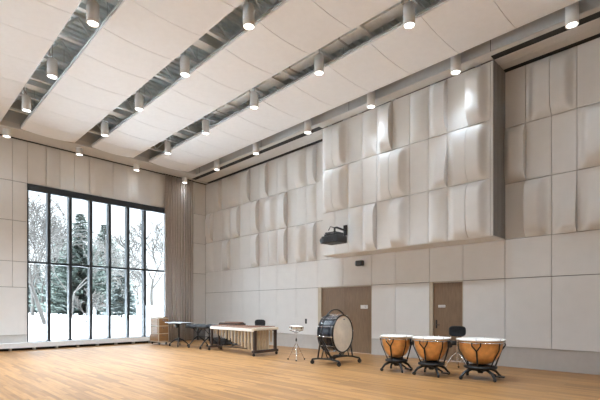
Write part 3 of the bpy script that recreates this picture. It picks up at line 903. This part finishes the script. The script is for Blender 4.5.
def conifer(loc, H, Rm, seed, label, m=None):
    rnd = random.Random(seed)
    root = empty('spruce_tree', loc, 0, label, 'tree', 'spruces outside the window')
    MB().tube([(0, 0, -.3), (0, 0, H*.95)], [H*.022, .02], 8).build('trunk', M['bark'], root)
    b = MB(); lev = int(H*3.8)
    for i in range(lev):
        t = (i+.5)/lev
        z0 = .5+t*(H-.7); Rl = Rm*(1-t)**.8*rnd.uniform(.8, 1.1)+.12
        nb = max(7, int(14*(1-t)+6))
        for k in range(nb):
            a = rnd.uniform(0, 2*PI); L = Rl*rnd.uniform(.7, 1.1)
            d = Vector((math.cos(a), math.sin(a), 0)); s = Vector((-d.y, d.x, 0))
            ns = max(3, int(L/.30))
            for q in range(ns):
                u = (q+.5)/ns
                p = d*(L*u)+Vector((0, 0, z0-.30*L*u+.16*L*u*u*2))
                sz = (.20+.26*(1-u))*rnd.uniform(.8, 1.3)*(.7+.3*Rl/Rm)
                for w in (-1, 1):
                    tip = p+d*sz*.7+s*w*sz*1.3+Vector((0, 0, -sz*rnd.uniform(.2, .8)))
                    b.add([p-d*sz*.3, p+d*sz*.5, tip+d*.05, tip-d*.12], [(0, 1, 2, 3)])
                b.add([p-s*.09, p+s*.09, p+d*sz*1.3+s*.04-Vector((0, 0, sz*.3)), p+d*sz*1.3-s*.04-Vector((0, 0, sz*.3))], [(0, 1, 2, 3)])
    b.build('foliage', m or M['spruce'], root)
conifer((-31.9, 4.6, gz(-31.9, 4.6)), 11.4, 4.3, 1, 'tall snow-dusted spruce with the highest tip, near the middle of the window')
conifer((-39.3, 9.9, gz(-39.3, 9.9)), 11.4, 4.4, 2, 'snow-dusted spruce next to the tallest one, on its curtain side')
conifer((-48.0, 7.0, gz(-48.0, 7.0)), 11.4, 4.0, 4, 'greyer spruce rising behind the leafless trees near the window edge')
conifer((-22.7, 5.3, gz(-22.7, 5.3)), 5.1, 1.8, 5, 'short spruce nearest the curtain end of the window', M['spruce2'])
conifer((-58.3, 6.6, gz(-58.3, 6.6)), 8, 3.4, 6, 'hazy low spruce far back beyond the leaning leafless tree', M['spruce2'])
conifer((-56.2, 14.3, gz(-56.2, 14.3)), 11.6, 3.6, 7, 'hazy distant spruce between the two tall ones', M['spruce2'])
conifer((-66.0, 13.6, gz(-66.0, 13.6)), 9.8, 3.6, 8, 'hazy distant spruce low behind the greyer one', M['spruce2'])
def bare_tree(loc, H, seed, label, m, lean=(0, 0), depth=6, r0=.16, spread=.62, twig=.027):
    rnd = random.Random(seed)
    root = empty('leafless_tree', loc, 0, label, 'tree', 'leafless trees outside the window')
    tk = MB(); br = MB()
    def grow(p, d, L, r, k):
        n = 3; pts = [p]; rs = [r]
        for i in range(n):
            d = (d+Vector((rnd.uniform(-.18, .18), rnd.uniform(-.18, .18), rnd.uniform(-.05, .14)))).normalized()
            p = p+d*L/n; pts.append(p); rs.append(r*(1-.35*(i+1)/n))
        (tk if k == 0 else br).tube(pts, [max(q, twig) for q in rs], 5 if k < 2 else 3)
        if k >= depth: return
        nc = 3 if k < 4 else 2
        for c in range(nc):
            a = rnd.uniform(0, 2*PI)
            e = d.orthogonal().normalized(); e.rotate(Matrix.Rotation(a, 3, d))
            nd = (d+e*spread*rnd.uniform(.6, 1.4)).normalized()
            grow(pts[-1] if c else pts[-2], nd, L*rnd.uniform(.66, .86), rs[-1]*.68, k+1)
    grow(Vector((0, 0, -.2)), Vector((lean[0], lean[1], 1)).normalized(), H*.27, r0, 0)
    tk.build('trunk', m, root); br.build('branches', m, root)
bare_tree((-15.4, -2.9, gz(-15.4, -2.9)), 11, 11, 'leafless tree with a leaning trunk at the edge of the window', M['bark'], (-.1, -.35), 6, .17)
bare_tree((-23.9, 1.2, gz(-23.9, 1.2)), 9.5, 14, 'leafless tree with spreading pale branches before the greyer spruce', M['bark2'], (0, .1), 6, .14, .8)
bare_tree((-33.1, .3, gz(-33.1, .3)), 15, 13, 'tall thin leafless tree farther back behind the leaning one', M['bark2'], (0, 0), 6, .2, .62, .036)
bare_tree((-39.7, 16.6, gz(-39.7, 16.6)), 14, 15, 'frosted round leafless tree farthest toward the curtain', M['bark2'], (0, 0), 6, .22, .75, .05)
bare_tree((-47.1, 17.9, gz(-47.1, 17.9)), 10, 16, 'low frosted leafless tree beside the short spruce', M['bark2'], (0, 0), 6, .2, .8, .05)
bare_tree((-43.5, 3.6, gz(-43.5, 3.6)), 13, 23, 'leafless tree mixed with the greyer spruce behind the pale spreading tree', M['bark'], (0, -.1), 6, .2, .62, .036)
bare_tree((-11.5, -1.6, gz(-11.5, -1.6)), 3.2, 17, 'small leafless tree standing in front of the tallest spruce', M['bark'], (.0, -.1), 5, .07, .7)
pt = empty('marker_post', (-14, -.2, .33), 0, 'white post standing in the snow outside the window', 'post')
MB().tube([(0, 0, -.1), (0, 0, 1.65)], .09, 12).build('post', M['white'], pt)
MB().lathe([(.11, 1.65), (.11, 1.75), (.02, 1.85)], 12).build('cap', M['white'], pt)

# ------------------------------------------------------------------ world, camera
w = bpy.data.worlds.new('overcast_sky'); scene.world = w; w.use_nodes = True
nt = w.node_tree; bg = nt.nodes['Background']
tc = nt.nodes.new('ShaderNodeTexCoord'); sx = nt.nodes.new('ShaderNodeSeparateXYZ'); rp = nt.nodes.new('ShaderNodeValToRGB')
nt.links.new(tc.outputs['Generated'], sx.inputs['Vector']); nt.links.new(sx.outputs['Z'], rp.inputs['Fac'])
e_ = rp.color_ramp.elements.new(.32); e_.color = (.045, .049, .053, 1)
rp.color_ramp.elements[0].color = (.036, .038, .040, 1); rp.color_ramp.elements[2].color = (.80, .90, 1, 1)
nt.links.new(rp.outputs['Color'], bg.inputs['Color'])
bg.inputs['Strength'].default_value = 15.5
pl = bpy.data.lights.new('window_portal', 'AREA'); pl.shape = 'RECTANGLE'; pl.size = WY1-WY0; pl.size_y = 5.6
pl.cycles.is_portal = True
po = bpy.data.objects.new('window_portal', pl); COL.objects.link(po)
po.location = (-.33, (WY0+WY1)/2, 3.08)
po.rotation_euler = (R(90), 0, R(-90))
pl2 = bpy.data.lights.new('window_portal', 'AREA'); pl2.shape = 'RECTANGLE'; pl2.size = FX1-FX0; pl2.size_y = FZ1-FZ0
pl2.cycles.is_portal = True
po2 = bpy.data.objects.new('window_portal', pl2); COL.objects.link(po2)
po2.location = ((FX0+FX1)/2, YE-.33, (FZ0+FZ1)/2)
po2.rotation_euler = (R(90), 0, 0)

cd = bpy.data.cameras.new('camera'); cam = bpy.data.objects.new('camera', cd); COL.objects.link(cam)
cam.location = (17.5, -11.2, 1.45)
cam.rotation_euler = (R(90), 0, R(44.76))
cd.sensor_fit = 'HORIZONTAL'; cd.sensor_width = 36; cd.lens = 421.5/600*36
cd.shift_y = 109/600
cd.clip_end = 300
scene.camera = cam
scene.cycles.max_bounces = 10; scene.cycles.diffuse_bounces = 6; scene.cycles.transparent_max_bounces = 12
scene.cycles.sample_clamp_indirect = 4
scene.cycles.use_denoising = True
vs = scene.view_settings
vs.view_transform = 'Standard'; vs.look = 'None'; vs.gamma = 1; vs.use_curve_mapping = False
vs.exposure = 1.36
